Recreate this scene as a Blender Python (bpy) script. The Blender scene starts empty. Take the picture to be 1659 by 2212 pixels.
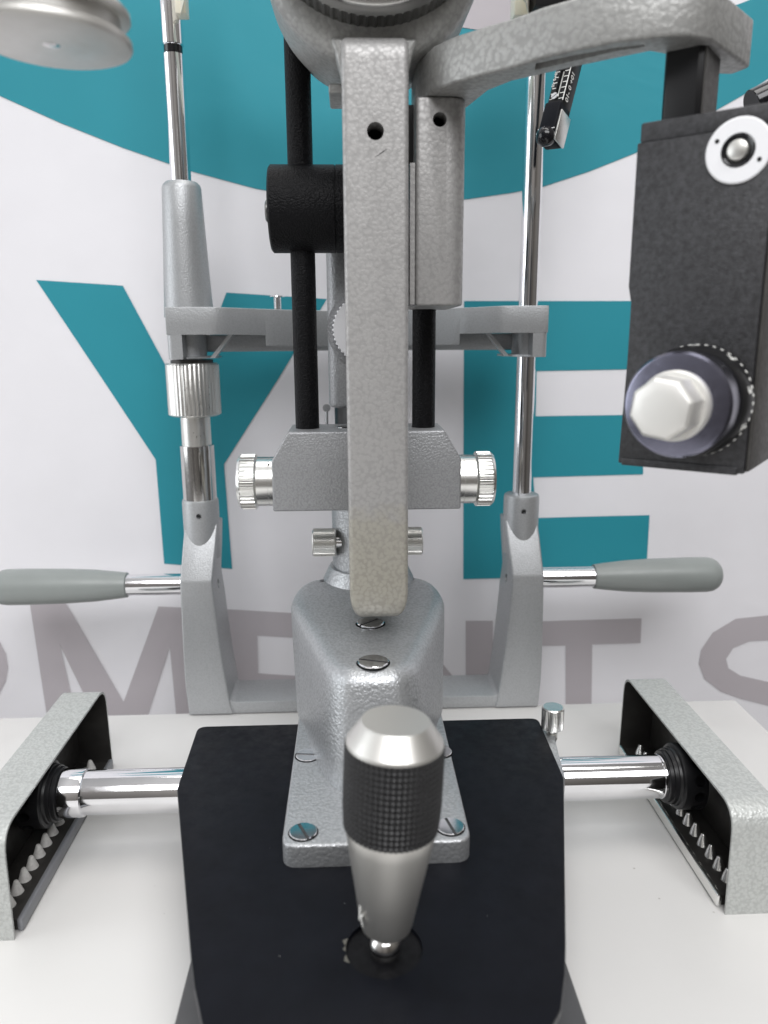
import bpy, bmesh, math, random
from math import sin, cos, pi, radians, sqrt, atan2
from mathutils import Vector, Matrix
random.seed(7)
SC = bpy.context.scene
COL = SC.collection

# ------------------------------------------------------------------ camera
H = 0.32
F = 1660.0; CX, CY = 829.5, 1106.0           # the photograph measured on a 1659 x 2212 grid
PITCH, YAW, ROLL = radians(12.86), radians(2.3), radians(0.33)
FWD = Vector((sin(YAW)*cos(PITCH), cos(YAW)*cos(PITCH), -sin(PITCH)))
_r0 = Vector((cos(YAW), -sin(YAW), 0)); _u0 = _r0.cross(FWD)
RT = _r0*cos(ROLL) - _u0*sin(ROLL); UP = _u0*cos(ROLL) + _r0*sin(ROLL)
EYE = Vector((0, 0, H))
cam_d = bpy.data.cameras.new('camera')
cam = bpy.data.objects.new('camera', cam_d); COL.objects.link(cam)
M3 = Matrix((RT, UP, -FWD)).transposed()
cam.matrix_world = Matrix.Translation(EYE) @ M3.to_4x4()
cam_d.sensor_fit = 'VERTICAL'; cam_d.sensor_height = 36.0; cam_d.sensor_width = 27.0
cam_d.lens = F/2212*36
cam_d.clip_start = 0.01; cam_d.clip_end = 50
cam_d.dof.use_dof = True; cam_d.dof.focus_distance = 0.50; cam_d.dof.aperture_fstop = 7.5
SC.camera = cam

# ------------------------------------------------------------------ room light
w = bpy.data.worlds.new('World'); SC.world = w; w.use_nodes = True
nt = w.node_tree; nt.nodes.clear()
def _n(t, **k):
    n = nt.nodes.new(t)
    for a, b in k.items(): setattr(n, a, b)
    return n
tc = _n('ShaderNodeTexCoord'); sep = _n('ShaderNodeSeparateXYZ')
nt.links.new(tc.outputs['Generated'], sep.inputs[0])
def ramp(sock, stops, interp='LINEAR'):
    r = _n('ShaderNodeValToRGB'); r.color_ramp.interpolation = interp
    e = r.color_ramp.elements
    while len(e) < len(stops): e.new(0.5)
    for el, (p, c) in zip(e, stops):
        el.position = p; el.color = (c[0], c[1], c[2], 1) if isinstance(c, tuple) else (c, c, c, 1)
    nt.links.new(sock, r.inputs[0]); return r.outputs[0]
def maprange(sock):
    m = _n('ShaderNodeMapRange'); m.inputs[1].default_value = -1; m.inputs[2].default_value = 1
    nt.links.new(sock, m.inputs[0]); return m.outputs[0]
zr = ramp(maprange(sep.outputs[2]), [(0.0, 0.30), (0.40, 0.34), (0.52, 0.50), (0.62, 0.66), (0.80, 0.95), (1.0, 1.0)])
yr = ramp(maprange(sep.outputs[1]), [(0.0, (0.52, 0.49, 0.46)), (0.10, (0.55, 0.52, 0.49)), (0.30, (0.9, 0.89, 0.88)), (0.65, (0.75, 0.75, 0.75)), (1.0, (1.0, 1.0, 1.0))])
xr = ramp(maprange(sep.outputs[0]), [(0.0, (1.35, 1.37, 1.40)), (0.26, (1.25, 1.26, 1.28)), (0.33, (0.60, 0.60, 0.61)), (0.41, (1.15, 1.15, 1.15)), (0.56, (0.85, 0.84, 0.83)), (0.68, (0.35, 0.34, 0.33)), (0.82, (0.60, 0.58, 0.55)), (1.0, (0.40, 0.38, 0.36))])
def mul(a, b):
    m = _n('ShaderNodeMix', data_type='RGBA', blend_type='MULTIPLY'); m.inputs[0].default_value = 1
    nt.links.new(a, m.inputs[6]); nt.links.new(b, m.inputs[7]); return m.outputs[2]
bg = _n('ShaderNodeBackground'); bg.inputs[1].default_value = 0.72
nt.links.new(mul(mul(zr, yr), xr), bg.inputs[0])
wo = _n('ShaderNodeOutputWorld'); nt.links.new(bg.outputs[0], wo.inputs[0])

def area(name, loc, target, sx, sy, power, col=(1, 1, 1)):
    l = bpy.data.lights.new(name, 'AREA'); l.shape = 'RECTANGLE'; l.size = sx; l.size_y = sy
    l.energy = power; l.color = col
    o = bpy.data.objects.new(name, l); COL.objects.link(o)
    o.location = loc
    o.rotation_euler = (Vector(target) - Vector(loc)).to_track_quat('-Z', 'Y').to_euler()
    return o
area('ceiling_panel', (0.14, 0.52, 2.0), (0.12, 0.50, 0), 1.5, 0.6, 13.0, (1, 0.985, 0.96))
area('ceiling_panel', (0.25, -1.6, 2.3), (0.12, 0.70, 0.25), 2.6, 1.4, 80.0, (0.98, 0.985, 1))
area('window_light', (-1.8, 0.22, 0.55), (0.0, 0.60, 0.25), 1.0, 1.2, 10.0, (0.93, 0.97, 1))

SC.view_settings.view_transform = 'Standard'; SC.view_settings.look = 'None'
SC.view_settings.exposure = 0.0; SC.view_settings.gamma = 1.0; SC.view_settings.use_curve_mapping = False
SC.render.engine = 'CYCLES'
SC.cycles.use_denoising = True
SC.cycles.max_bounces = 8; SC.cycles.diffuse_bounces = 4; SC.cycles.glossy_bounces = 5

# ------------------------------------------------------------------ placing helpers
def at(px, py, X=None, Y=None, Z=None):
    d = FWD + RT*((px-CX)/F) - UP*((py-CY)/F)
    if X is not None: t = X/d.x
    elif Y is not None: t = Y/d.y
    else: t = (Z-H)/d.z
    return EYE + d*t
def sag(x, z):                      # the hanging cloth is not quite flat
    return 0.0022*sin(7.0*x+1.3*z+0.5) + 0.0015*sin(15*x-4*z) + 0.0012*sin(9*z+2*x)

# ------------------------------------------------------------------ materials
def new_mat(name):
    m = bpy.data.materials.new(name); m.use_nodes = True
    t = m.node_tree; t.nodes.clear()
    o = t.nodes.new('ShaderNodeOutputMaterial'); p = t.nodes.new('ShaderNodeBsdfPrincipled')
    t.links.new(p.outputs[0], o.inputs[0]); return m, t, p
def tnode(t, typ, **k):
    n = t.nodes.new(typ)
    for a, b in k.items(): setattr(n, a, b)
    return n
def tramp(t, sock, stops):
    r = t.nodes.new('ShaderNodeValToRGB'); e = r.color_ramp.elements
    while len(e) < len(stops): e.new(0.5)
    for el, (p, c) in zip(e, stops):
        el.position = p; el.color = (*c, 1) if isinstance(c, tuple) else (c, c, c, 1)
    t.links.new(sock, r.inputs[0]); return r.outputs[0]
def noise(t, scale, detail=3, rough=0.55, dist=0.0, vec=None):
    n = tnode(t, 'ShaderNodeTexNoise'); n.inputs['Scale'].default_value = scale
    n.inputs['Detail'].default_value = detail; n.inputs['Roughness'].default_value = rough
    n.inputs['Distortion'].default_value = dist
    if vec is not None: t.links.new(vec, n.inputs['Vector'])
    return n.outputs['Fac']
def coords(t): return tnode(t, 'ShaderNodeTexCoord').outputs['Object']
def bump(t, p, sock, strength, dist):
    b = tnode(t, 'ShaderNodeBump'); b.inputs['Strength'].default_value = strength
    b.inputs['Distance'].default_value = dist
    t.links.new(sock, b.inputs['Height']); t.links.new(b.outputs[0], p.inputs['Normal']); return b
def math_(t, op, a, b):
    m = tnode(t, 'ShaderNodeMath', operation=op)
    for i, s in enumerate((a, b)):
        if isinstance(s, (int, float)): m.inputs[i].default_value = s
        else: t.links.new(s, m.inputs[i])
    return m.outputs[0]

def plain(name, col, rough=0.5, metal=0.0, bscale=0, bstr=0.2, bdist=0.0002, var=0.0, vscale=60, spec=0.5, coat=0.0):
    m, t, p = new_mat(name)
    p.inputs['Base Color'].default_value = (*col, 1)
    p.inputs['Roughness'].default_value = rough; p.inputs['Metallic'].default_value = metal
    p.inputs['Specular IOR Level'].default_value = spec
    p.inputs['Coat Weight'].default_value = coat; p.inputs['Coat Roughness'].default_value = 0.15
    c = coords(t)
    if var:
        f = noise(t, vscale, 4, 0.6, 0.3, c)
        t.links.new(tramp(t, f, [(0.3, tuple(x*(1-var) for x in col)), (0.7, tuple(min(1, x*(1+var)) for x in col))]), p.inputs['Base Color'])
        g = noise(t, vscale*2.3, 3, 0.6, 0.0, c)
        t.links.new(tramp(t, g, [(0.3, max(0.02, rough*0.8)), (0.75, min(1, rough*1.25))]), p.inputs['Roughness'])
    if bscale: bump(t, p, noise(t, bscale, 3, 0.6, 0.4, c), bstr, bdist)
    return m

def hammer(name, col, scale, depth=0.00035, metal=0.55, rough=0.36, contrast=0.16, stain=None, strength=0.8, spec=0.5):
    """Hammertone enamel: pebbled cells with darker valleys."""
    m, t, p = new_mat(name)
    c = coords(t)
    nz = tnode(t, 'ShaderNodeTexNoise'); nz.inputs['Scale'].default_value = scale*0.8; nz.inputs['Detail'].default_value = 2
    t.links.new(c, nz.inputs['Vector'])
    mx = tnode(t, 'ShaderNodeVectorMath', operation='SCALE'); mx.inputs['Scale'].default_value = 1.1/scale
    sb = tnode(t, 'ShaderNodeVectorMath', operation='SUBTRACT'); sb.inputs[1].default_value = (0.5, 0.5, 0.5)
    t.links.new(nz.outputs['Color'], sb.inputs[0]); t.links.new(sb.outputs[0], mx.inputs[0])
    ad = tnode(t, 'ShaderNodeVectorMath', operation='ADD'); t.links.new(c, ad.inputs[0]); t.links.new(mx.outputs[0], ad.inputs[1])
    vo = tnode(t, 'ShaderNodeTexVoronoi', feature='SMOOTH_F1'); vo.inputs['Scale'].default_value = scale
    vo.inputs['Smoothness'].default_value = 0.35
    t.links.new(ad.outputs[0], vo.inputs['Vector'])
    fine = noise(t, scale*2.6, 3, 0.6, 0.6, c)
    hgt = math_(t, 'SUBTRACT', math_(t, 'MULTIPLY', fine, 0.26), vo.outputs['Distance'])
    big = noise(t, scale*0.22, 3, 0.6, 0.2, c)
    lo = tuple(x*(1-contrast) for x in col); hi = tuple(min(1, x*(1+contrast*0.7)) for x in col)
    base = tramp(t, hgt, [(0.0, hi), (1.0, hi)])
    r = tnode(t, 'ShaderNodeMapRange'); r.inputs[1].default_value = -0.55; r.inputs[2].default_value = 0.15
    t.links.new(hgt, r.inputs[0])
    base = tramp(t, math_(t, 'ADD', math_(t, 'MULTIPLY', r.outputs[0], 0.75), math_(t, 'MULTIPLY', big, 0.3)), [(0.12, lo), (0.40, col), (1.0, tuple(min(1, x*1.06) for x in col))])
    if stain:
        (z0, z1, z2), sc_ = stain
        s = tnode(t, 'ShaderNodeSeparateXYZ'); t.links.new(c, s.inputs[0])
        zz = math_(t, 'ADD', s.outputs[2], math_(t, 'MULTIPLY', noise(t, 90, 3, 0.6, 0, c), 0.03))
        mr = tnode(t, 'ShaderNodeMapRange'); mr.inputs[1].default_value = z0; mr.inputs[2].default_value = z2
        t.links.new(zz, mr.inputs[0])
        k = tramp(t, mr.outputs[0], [(0.0, 0.35), ((z1-z0)/(z2-z0), 0.75), (0.85, 0.6), (1.0, 0.0)])
        mm = tnode(t, 'ShaderNodeMix', data_type='RGBA', blend_type='MULTIPLY'); t.links.new(k, mm.inputs[0])
        t.links.new(base, mm.inputs[6]); mm.inputs[7].default_value = (*sc_, 1); base = mm.outputs[2]
    t.links.new(base, p.inputs['Base Color'])
    p.inputs['Metallic'].default_value = metal; p.inputs['Specular IOR Level'].default_value = spec
    t.links.new(tramp(t, r.outputs[0], [(0.0, min(1, rough*1.35)), (0.8, rough)]), p.inputs['Roughness'])
    bump(t, p, hgt, strength, depth)
    return m

M = {}
M['hammer_light'] = hammer('light hammertone enamel', (0.47, 0.482, 0.495), 560, 0.00032, 0.7, 0.33)
M['hammer_bar'] = hammer('upright hammertone enamel', (0.395, 0.388, 0.382), 440, 0.00022, 0.4, 0.40, 0.17, ((0.0, 0.035, 0.085), (1.0, 0.96, 0.80)), 0.45)
M['hammer_hinge'] = hammer('hinge hammertone enamel', (0.375, 0.368, 0.362), 440, 0.00022, 0.4, 0.40, 0.17, None, 0.45)
M['hammer_block'] = hammer('grey hammertone enamel', (0.36, 0.365, 0.375), 760, 0.00028, 0.5, 0.36, 0.14)
M['hammer_arm'] = hammer('arm hammertone enamel', (0.37, 0.37, 0.36), 380, 0.00024, 0.45, 0.40, 0.16)
M['hammer_cover'] = hammer('cover hammertone enamel', (0.52, 0.535, 0.52), 520, 0.00045, 0.4, 0.4, 0.13)
M['satin_grey'] = hammer('satin grey enamel', (0.43, 0.44, 0.45), 850, 0.00018, 0.6, 0.36, 0.07, None, 0.65)
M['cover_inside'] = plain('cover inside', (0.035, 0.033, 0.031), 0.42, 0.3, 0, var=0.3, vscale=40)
M['black_paint'] = plain('black plate paint', (0.0045, 0.0052, 0.0080), 0.45, 0, 1500, 0.5, 0.00010, 0.2, 60, 0.12)
M['black_crackle'] = hammer('black crackle enamel', (0.006, 0.006, 0.007), 900, 0.0004, 0.0, 0.32, 0.2, None, 1.0, 0.13)
M['black_satin'] = plain('black satin', (0.009, 0.009, 0.010), 0.32, 0, 800, 0.2, 0.0001, spec=0.35)
M['black_gloss'] = plain('black gloss', (0.008, 0.008, 0.010), 0.12, 0)
M['socket'] = plain('socket black', (0.006, 0.006, 0.007), 0.5, 0, var=0.4, vscale=300, spec=0.15)
M['stick'] = plain('matt silver', (0.68, 0.67, 0.64), 0.38, 0.9)
M['rubber'] = plain('black grip', (0.012, 0.012, 0.013), 0.42, 0, var=0.2, vscale=200)
M['box_grey'] = plain('charcoal crackle', (0.033, 0.033, 0.036), 0.42, 0.1, 1400, 0.9, 0.0003, 0.5, 420)
M['box_side'] = plain('charcoal satin', (0.060, 0.057, 0.054), 0.5, 0.1, 900, 0.3, 0.00012, 0.15, 160)
M['flange_grey'] = plain('dark grey paint', (0.085, 0.085, 0.088), 0.45, 0.1, 700, 0.2, 0.0001, 0.06, 60)
M['chrome'] = plain('chrome', (0.86, 0.86, 0.88), 0.08, 1.0, var=0.03, vscale=80)
M['steel'] = plain('polished steel', (0.62, 0.61, 0.60), 0.10, 1.0, var=0.06, vscale=300)
M['satin_alu'] = plain('satin aluminium', (0.72, 0.715, 0.69), 0.33, 1.0, 2200, 0.06, 0.00004, 0.01, 300)
M['bright_alu'] = plain('bright aluminium', (0.86, 0.86, 0.84), 0.25, 1.0)
M['anodised'] = plain('blue black anodised', (0.20, 0.20, 0.26), 0.22, 1.0, var=0.05, vscale=100)
M['ring_metal'] = plain('dark ring metal', (0.16, 0.16, 0.155), 0.35, 0.9)
M['matt_cap'] = plain('matt nickel', (0.78, 0.77, 0.74), 0.48, 0.65)
M['strip_grey'] = plain('grey rail strip', (0.22, 0.225, 0.24), 0.4, 0.3)
M['grip'] = plain('grey moulded plastic', (0.25, 0.27, 0.262), 0.36, 0, 300, 0.06, 0.0002, 0.03, 40, 0.5)
M['table'] = plain('white laminate', (0.70, 0.69, 0.675), 0.42, 0, 900, 0.06, 0.00006, 0.012, 14, 0.4)
t_ = M['table'].node_tree; p_ = [n for n in t_.nodes if n.type == 'BSDF_PRINCIPLED'][0]
c_ = coords(t_); vo_ = tnode(t_, 'ShaderNodeTexVoronoi'); vo_.inputs['Scale'].default_value = 60; t_.links.new(c_, vo_.inputs['Vector'])
k_ = math_(t_, 'MULTIPLY', tramp(t_, vo_.outputs['Distance'], [(0.0, 1.0), (0.035, 1.0), (0.05, 0.0)]), tramp(t_, noise(t_, 7, 2, 0.5, 0, c_), [(0.56, 0.0), (0.60, 0.55)]))
mx_ = tnode(t_, 'ShaderNodeMix', data_type='RGBA'); t_.links.new(k_, mx_.inputs[0])
t_.links.new(p_.inputs['Base Color'].links[0].from_socket, mx_.inputs[6]); mx_.inputs[7].default_value = (0.28, 0.26, 0.23, 1)
t_.links.new(mx_.outputs[2], p_.inputs['Base Color'])
M['cream'] = plain('cream plastic', (0.80, 0.76, 0.64), 0.4, 0)
M['white_mark'] = plain('white marking', (0.80, 0.80, 0.77), 0.6, 0)
M['white_ring'] = plain('white enamel', (0.86, 0.86, 0.88), 0.35, 0)
M['cone_white'] = plain('grey plastic cone', (0.55, 0.54, 0.52), 0.5, 0, var=0.15, vscale=400)
M['hole'] = plain('hole black', (0.004, 0.004, 0.004), 0.8, 0, spec=0.1)
M['slot'] = plain('screw slot', (0.10, 0.10, 0.10), 0.4, 0.8)
M['chip'] = plain('chipped paint', (0.11, 0.105, 0.09), 0.6, 0)
M['disc_metal'] = plain('dull nickel', (0.60, 0.59, 0.565), 0.42, 0.8, var=0.05, vscale=50)
def cloth(name, col):
    m, t, p = new_mat(name); c = coords(t)
    f = noise(t, 6, 4, 0.6, 0.2, c)
    t.links.new(tramp(t, f, [(0.25, tuple(x*0.96 for x in col)), (0.75, tuple(min(1, x*1.03) for x in col))]), p.inputs['Base Color'])
    p.inputs['Roughness'].default_value = 0.55; p.inputs['Specular IOR Level'].default_value = 0.35
    w1 = tnode(t, 'ShaderNodeTexWave', wave_type='BANDS', bands_direction='X'); w1.inputs['Scale'].default_value = 420
    w2 = tnode(t, 'ShaderNodeTexWave', wave_type='BANDS', bands_direction='Z'); w2.inputs['Scale'].default_value = 420
    t.links.new(c, w1.inputs[0]); t.links.new(c, w2.inputs[0])
    h = math_(t, 'ADD', math_(t, 'MULTIPLY', math_(t, 'ADD', w1.outputs['Fac'], w2.outputs['Fac']), 0.05), math_(t, 'MULTIPLY', noise(t, 9, 3, 0.55, 0.8, c), 1.6))
    bump(t, p, h, 0.5, 0.0016)
    return m
M['cloth_white'] = cloth('white cloth', (0.80, 0.79, 0.82))
M['cloth_teal'] = cloth('teal print', (0.020, 0.262, 0.328))
M['cloth_grey'] = cloth('grey print', (0.47, 0.437, 0.46))

# ------------------------------------------------------------------ building helpers
ROOTS = {}
def thing(name, label, cat, loc, group=None):
    o = bpy.data.objects.new(name, None); COL.objects.link(o)
    o.empty_display_size = 0.02; o.location = loc
    o['label'] = label; o['category'] = cat
    if group: o['group'] = group
    ROOTS[o.name] = Vector(loc); return o
def tag(o, label, cat, group=None):
    o['label'] = label; o['category'] = cat
    if group: o['group'] = group
def origin_of(o):
    v = Vector((0, 0, 0))
    while o is not None: v += Vector(o.location); o = o.parent
    return v
def obj(name, bm, mat, parent=None, sharp=32, label=None, smooth=True):
    bmesh.ops.recalc_face_normals(bm, faces=bm.faces[:])
    me = bpy.data.meshes.new(name)
    pts = [v.co for v in bm.verts]
    if parent is not None:
        base = origin_of(parent)
        loc = Vector((0, 0, 0))
    else:
        lo = Vector([min(p[i] for p in pts) for i in range(3)]); hi = Vector([max(p[i] for p in pts) for i in range(3)])
        base = Vector(((lo.x+hi.x)/2, (lo.y+hi.y)/2, lo.z)); loc = base.copy()
    for v in bm.verts: v.co -= base
    if smooth:
        for f in bm.faces: f.smooth = True
    bm.to_mesh(me); bm.free()
    for m in (mat if isinstance(mat, (list, tuple)) else [mat]): me.materials.append(m)
    if smooth: me.set_sharp_from_angle(angle=radians(sharp))
    o = bpy.data.objects.new(name, me); COL.objects.link(o)
    o.location = loc
    if parent is not None: o.parent = parent
    if label: o['label'] = label
    return o
def BM(): return bmesh.new()
def basis(ax, ref=None):
    ax = Vector(ax).normalized()
    ref = Vector(ref) if ref is not None else (Vector((0, 0, 1)) if abs(ax.z) < 0.9 else Vector((0, -1, 0)))
    u = (ref - ax*ref.dot(ax)).normalized(); v = ax.cross(u); return ax, u, v
def lathe(bm, o, ax, prof, seg=48, teeth=0, ref=None, phase=0.0):
    o = Vector(o); a, u, v = basis(ax, ref)
    if teeth: seg = teeth*4
    rings = []
    for row in prof:
        tt, r = row[0], row[1]; amp = row[2] if len(row) > 2 else 0.0
        if r <= 1e-9:
            rings.append([bm.verts.new(o + a*tt)]); continue
        ring = []
        for k in range(seg):
            th = 2*pi*k/seg + phase
            rr = r*(1-amp) if (amp and k % 4 in (2, 3)) else r
            ring.append(bm.verts.new(o + a*tt + (u*cos(th) + v*sin(th))*rr))
        rings.append(ring)
    for A, B in zip(rings, rings[1:]):
        for k in range(seg):
            k2 = (k+1) % seg
            if len(A) == 1 and len(B) == 1: continue
            if len(A) == 1: bm.faces.new((A[0], B[k2], B[k]))
            elif len(B) == 1: bm.faces.new((A[k], A[k2], B[0]))
            else: bm.faces.new((A[k], A[k2], B[k2], B[k]))
    if len(rings[0]) > 1: bm.faces.new(list(reversed(rings[0])))
    if len(rings[-1]) > 1: bm.faces.new(rings[-1])
    return bm
def rod(bm, p0, p1, r, r1=None, seg=32, ch=0.0004):
    p0, p1 = Vector(p0), Vector(p1); L = (p1-p0).length; r1 = r if r1 is None else r1
    return lathe(bm, p0, p1-p0, [(0, r-ch), (ch, r), (L-ch, r1), (L, r1-ch)], seg)
def box(bm, x0, x1, y0, y1, z0, z1):
    c = [bm.verts.new((x, y, z)) for x in (x0, x1) for y in (y0, y1) for z in (z0, z1)]
    for q in ((0, 1, 3, 2), (4, 6, 7, 5), (0, 4, 5, 1), (2, 3, 7, 6), (0, 2, 6, 4), (1, 5, 7, 3)):
        bm.faces.new([c[i] for i in q])
    return bm
def prism(bm, pts, to3, a, b):
    A = [bm.verts.new(to3(p[0], p[1], a)) for p in pts]; B = [bm.verts.new(to3(p[0], p[1], b)) for p in pts]
    n = len(pts)
    bm.faces.new(list(reversed(A))); bm.faces.new(B)
    for i in range(n): bm.faces.new((A[i], A[(i+1) % n], B[(i+1) % n], B[i]))
    return bm
XY = lambda p, q, h: (p, q, h)
XZ = lambda p, q, h: (p, h, q)
YZ = lambda p, q, h: (h, p, q)
def loft(bm, sections):
    rings = [[bm.verts.new(p) for p in s] for s in sections]
    n = len(rings[0])
    for A, B in zip(rings, rings[1:]):
        for k in range(n): bm.faces.new((A[k], A[(k+1) % n], B[(k+1) % n], B[k]))
    bm.faces.new(list(reversed(rings[0]))); bm.faces.new(rings[-1]); return bm
def bevel(bm, wdt, seg=3, ang=25, pick=None):
    bmesh.ops.recalc_face_normals(bm, faces=bm.faces[:])
    es = [e for e in bm.edges if len(e.link_faces) == 2 and e.calc_face_angle(0) > radians(ang) and (pick is None or pick(e))]
    bmesh.ops.bevel(bm, geom=es, offset=wdt, segments=seg, profile=0.5, affect='EDGES', clamp_overlap=True)
    return bm
def rounded(pts, rad, seg=5):
    """Round the corners of a 2-D polygon; rad is one radius or one per corner."""
    out = []; n = len(pts)
    for i in range(n):
        r = rad[i] if isinstance(rad, (list, tuple)) else rad
        p = Vector(pts[i][:2]); a = Vector(pts[i-1][:2]); b = Vector(pts[(i+1) % n][:2])
        if r <= 0: out.append((p.x, p.y)); continue
        d1 = (a-p); d2 = (b-p); l1, l2 = d1.length, d2.length; d1.normalize(); d2.normalize()
        half = d1.angle(d2)/2
        tl = min(r/max(1e-6, math.tan(half)), l1*0.48, l2*0.48)
        s, e = p+d1*tl, p+d2*tl
        for k in range(seg+1):
            t_ = k/seg; q = s*(1-t_)**2 + p*2*t_*(1-t_) + e*t_*t_
            out.append((q.x, q.y))
    return out
def cut(o, cutter_bm):
    """Drill a real hole (boolean difference) and drop the tool."""
    me = bpy.data.meshes.new('tool'); bmesh.ops.recalc_face_normals(cutter_bm, faces=cutter_bm.faces[:])
    base = origin_of(o)
    for v in cutter_bm.verts: v.co -= base
    for f in cutter_bm.faces: f.material_index = 0
    cutter_bm.to_mesh(me); cutter_bm.free()
    c = bpy.data.objects.new('tool', me); COL.objects.link(c); c.location = base
    md = o.modifiers.new('hole', 'BOOLEAN'); md.object = c; md.solver = 'EXACT'; md.operation = 'DIFFERENCE'
    bpy.context.view_layer.update()
    dg = bpy.context.evaluated_depsgraph_get()
    nm = bpy.data.meshes.new_from_object(o.evaluated_get(dg))
    o.modifiers.clear(); old = o.data; nm.name = old.name; o.data = nm
    bpy.data.objects.remove(c); bpy.data.meshes.remove(me)
    for p in o.data.polygons: p.use_smooth = True
    o.data.set_sharp_from_angle(angle=radians(32))
def text(name, body, size, mat, parent, org, xdir, ydir, ext=0.00006, align='LEFT', bold=0.0):
    cu = bpy.data.curves.new('lettering', 'FONT'); cu.body = body; cu.size = size; cu.extrude = ext
    cu.align_x = align; cu.align_y = 'CENTER'; cu.offset = bold
    t_ = bpy.data.objects.new('lettering', cu); COL.objects.link(t_)
    bpy.context.view_layer.update()
    dg = bpy.context.evaluated_depsgraph_get()
    me = bpy.data.meshes.new_from_object(t_.evaluated_get(dg))
    bpy.data.objects.remove(t_)
    x = Vector(xdir).normalized(); y = Vector(ydir).normalized(); z = x.cross(y)
    bm = BM(); bm.from_mesh(me); bpy.data.meshes.remove(me)
    for v in bm.verts: v.co = Vector(org) + x*v.co.x + y*v.co.y + z*v.co.z
    return obj(name, bm, mat, parent, smooth=False)
def screw_head(bm, c, n, r, h, slot_dir, slot_w, dome=0.0):
    """Slotted head: two half discs around a sunk slot."""
    a, u, v = basis(n, slot_dir)
    c = Vector(c)
    for s in (-1, 1):
        pts = []
        th0 = math.asin(min(0.95, slot_w/2/r))
        N = 16
        for k in range(N+1):
            th = th0 + (pi-2*th0)*k/N
            pts.append((cos(th)*r, s*sin(th)*r))
        lo = [bm.verts.new(c + u*p[0] + v*p[1]) for p in pts]
        mi = [bm.verts.new(c + u*p[0] + v*p[1] + a*(h-0.0003)) for p in pts]
        hi = [bm.verts.new(c + u*p[0]*0.95 + v*(p[1]*0.95 if abs(p[1]) > slot_w*0.51 else p[1]) + a*h) for p in pts]
        n_ = len(pts)
        for A, B in ((lo, mi), (mi, hi)):
            for k in range(n_): bm.faces.new((A[k], A[(k+1) % n_], B[(k+1) % n_], B[k]))
        bm.faces.new(hi); bm.faces.new(lo)
    n0 = len(bm.faces)
    lathe(bm, c, a, [(0, r*0.98), (h*0.35, r*0.98)], 24)
    bm.faces.ensure_lookup_table()
    for f in bm.faces[n0:]: f.material_index = 1
    return bm
X0 = 0.0085                                   # the instrument's axis of symmetry

# ------------------------------------------------------------------ table and banner
bm = BM(); prism(bm, rounded([(-0.62, -0.25), (0.3395, -0.25), (0.3395, 0.6225), (-0.62, 0.6225)], [0, 0.004, 0.003, 0]), XY, -0.025, 0.0)
bevel(bm, 0.0012, 2, 60)
t = obj('table_top', bm, M['table'])
t['kind'] = 'structure'

ban = thing('banner', 'white cloth banner with teal and grey letters hanging behind the instrument', 'banner', (0.05, 0.72, -0.4))
YB = 0.72
bm = BM()
nx, nz = 70, 80; x0, x1, z0, z1 = -0.9, 1.0, -0.4, 1.0
G = [[bm.verts.new((x0+(x1-x0)*i/nx, YB + sag(x0+(x1-x0)*i/nx, z0+(z1-z0)*j/nz), z0+(z1-z0)*j/nz)) for j in range(nz+1)] for i in range(nx+1)]
for i in range(nx):
    for j in range(nz): bm.faces.new((G[i][j], G[i+1][j], G[i+1][j+1], G[i][j+1]))
ret = bmesh.ops.extrude_face_region(bm, geom=bm.faces[:])
for v in [g for g in ret['geom'] if isinstance(g, bmesh.types.BMVert)]: v.co.y += 0.0008
obj('cloth', bm, M['cloth_white'], ban)
def printed(name, pix, mat, depth=0.0005, label=None, radius=0):
    pts = [at(px, py, Y=YB) for px, py in pix]
    bm = BM()
    vs = [bm.verts.new((p.x, YB, p.z)) for p in pts]
    es = [bm.edges.new((vs[i], vs[(i+1) % len(vs)])) for i in range(len(vs))]
    bmesh.ops.triangle_fill(bm, edges=es, use_beauty=True)
    for axis, a, b, n in ((0, min(p.x for p in pts), max(p.x for p in pts), 0), (2, min(p.z for p in pts), max(p.z for p in pts), 0)):
        k = math.ceil(a/0.02)*0.02
        while k < b:
            co = [0, 0, 0]; co[axis] = k; no = [0, 0, 0]; no[axis] = 1
            bmesh.ops.bisect_plane(bm, geom=bm.verts[:]+bm.edges[:]+bm.faces[:], plane_co=co, plane_no=no)
            k += 0.02
    for v in bm.verts: v.co.y = YB + sag(v.co.x, v.co.z) - depth
    for f in bm.faces:
        if f.normal.y > 0: f.normal_flip()
    o = obj(name, bm, mat, ban, label=label)
    return o
logo = [(-60, 178), (0, 208), (133, 267), (267, 320), (363, 353), (413, 370), (553, 408), (650, 424), (760, 435), (880, 438), (1010, 430), (1106, 416), (1173, 403),
        (1273, 370), (1379, 328), (1500, 265), (1606, 205), (1659, 170), (1760, 95), (1760, -70), (1626, -2), (1600, 8), (1450, 60), (1300, 75), (1140, 80), (1031, 62), (982, 55), (880, 30), (800, -70), (-60, -90)]
printed('eye_emblem', logo, M['cloth_teal'])
printed('eye_emblem_iris', [(800, -66), (880, 33), (982, 58), (1031, 65), (1140, 84), (1190, 70), (1215, -40), (1200, -70)], M['cloth_grey'], 0.0009, 'pale grey iris of the eye shape')
printed('letter_y', [(79, 605), (265, 617), (399, 867), (489, 632), (706, 646), (600, 820), (484, 1003), (502, 1228), (355, 1217), (336, 993)], M['cloth_teal'], label='teal letter Y')
printed('letter_e', [(1003, 650), (1410, 650), (1408, 797), (1161, 802), (1159, 900), (1391, 896), (1390, 1025), (1154, 1033), (1160, 1121), (1404, 1113), (1396, 1245), (1002, 1254)], M['cloth_teal'], label='teal letter E')
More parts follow.
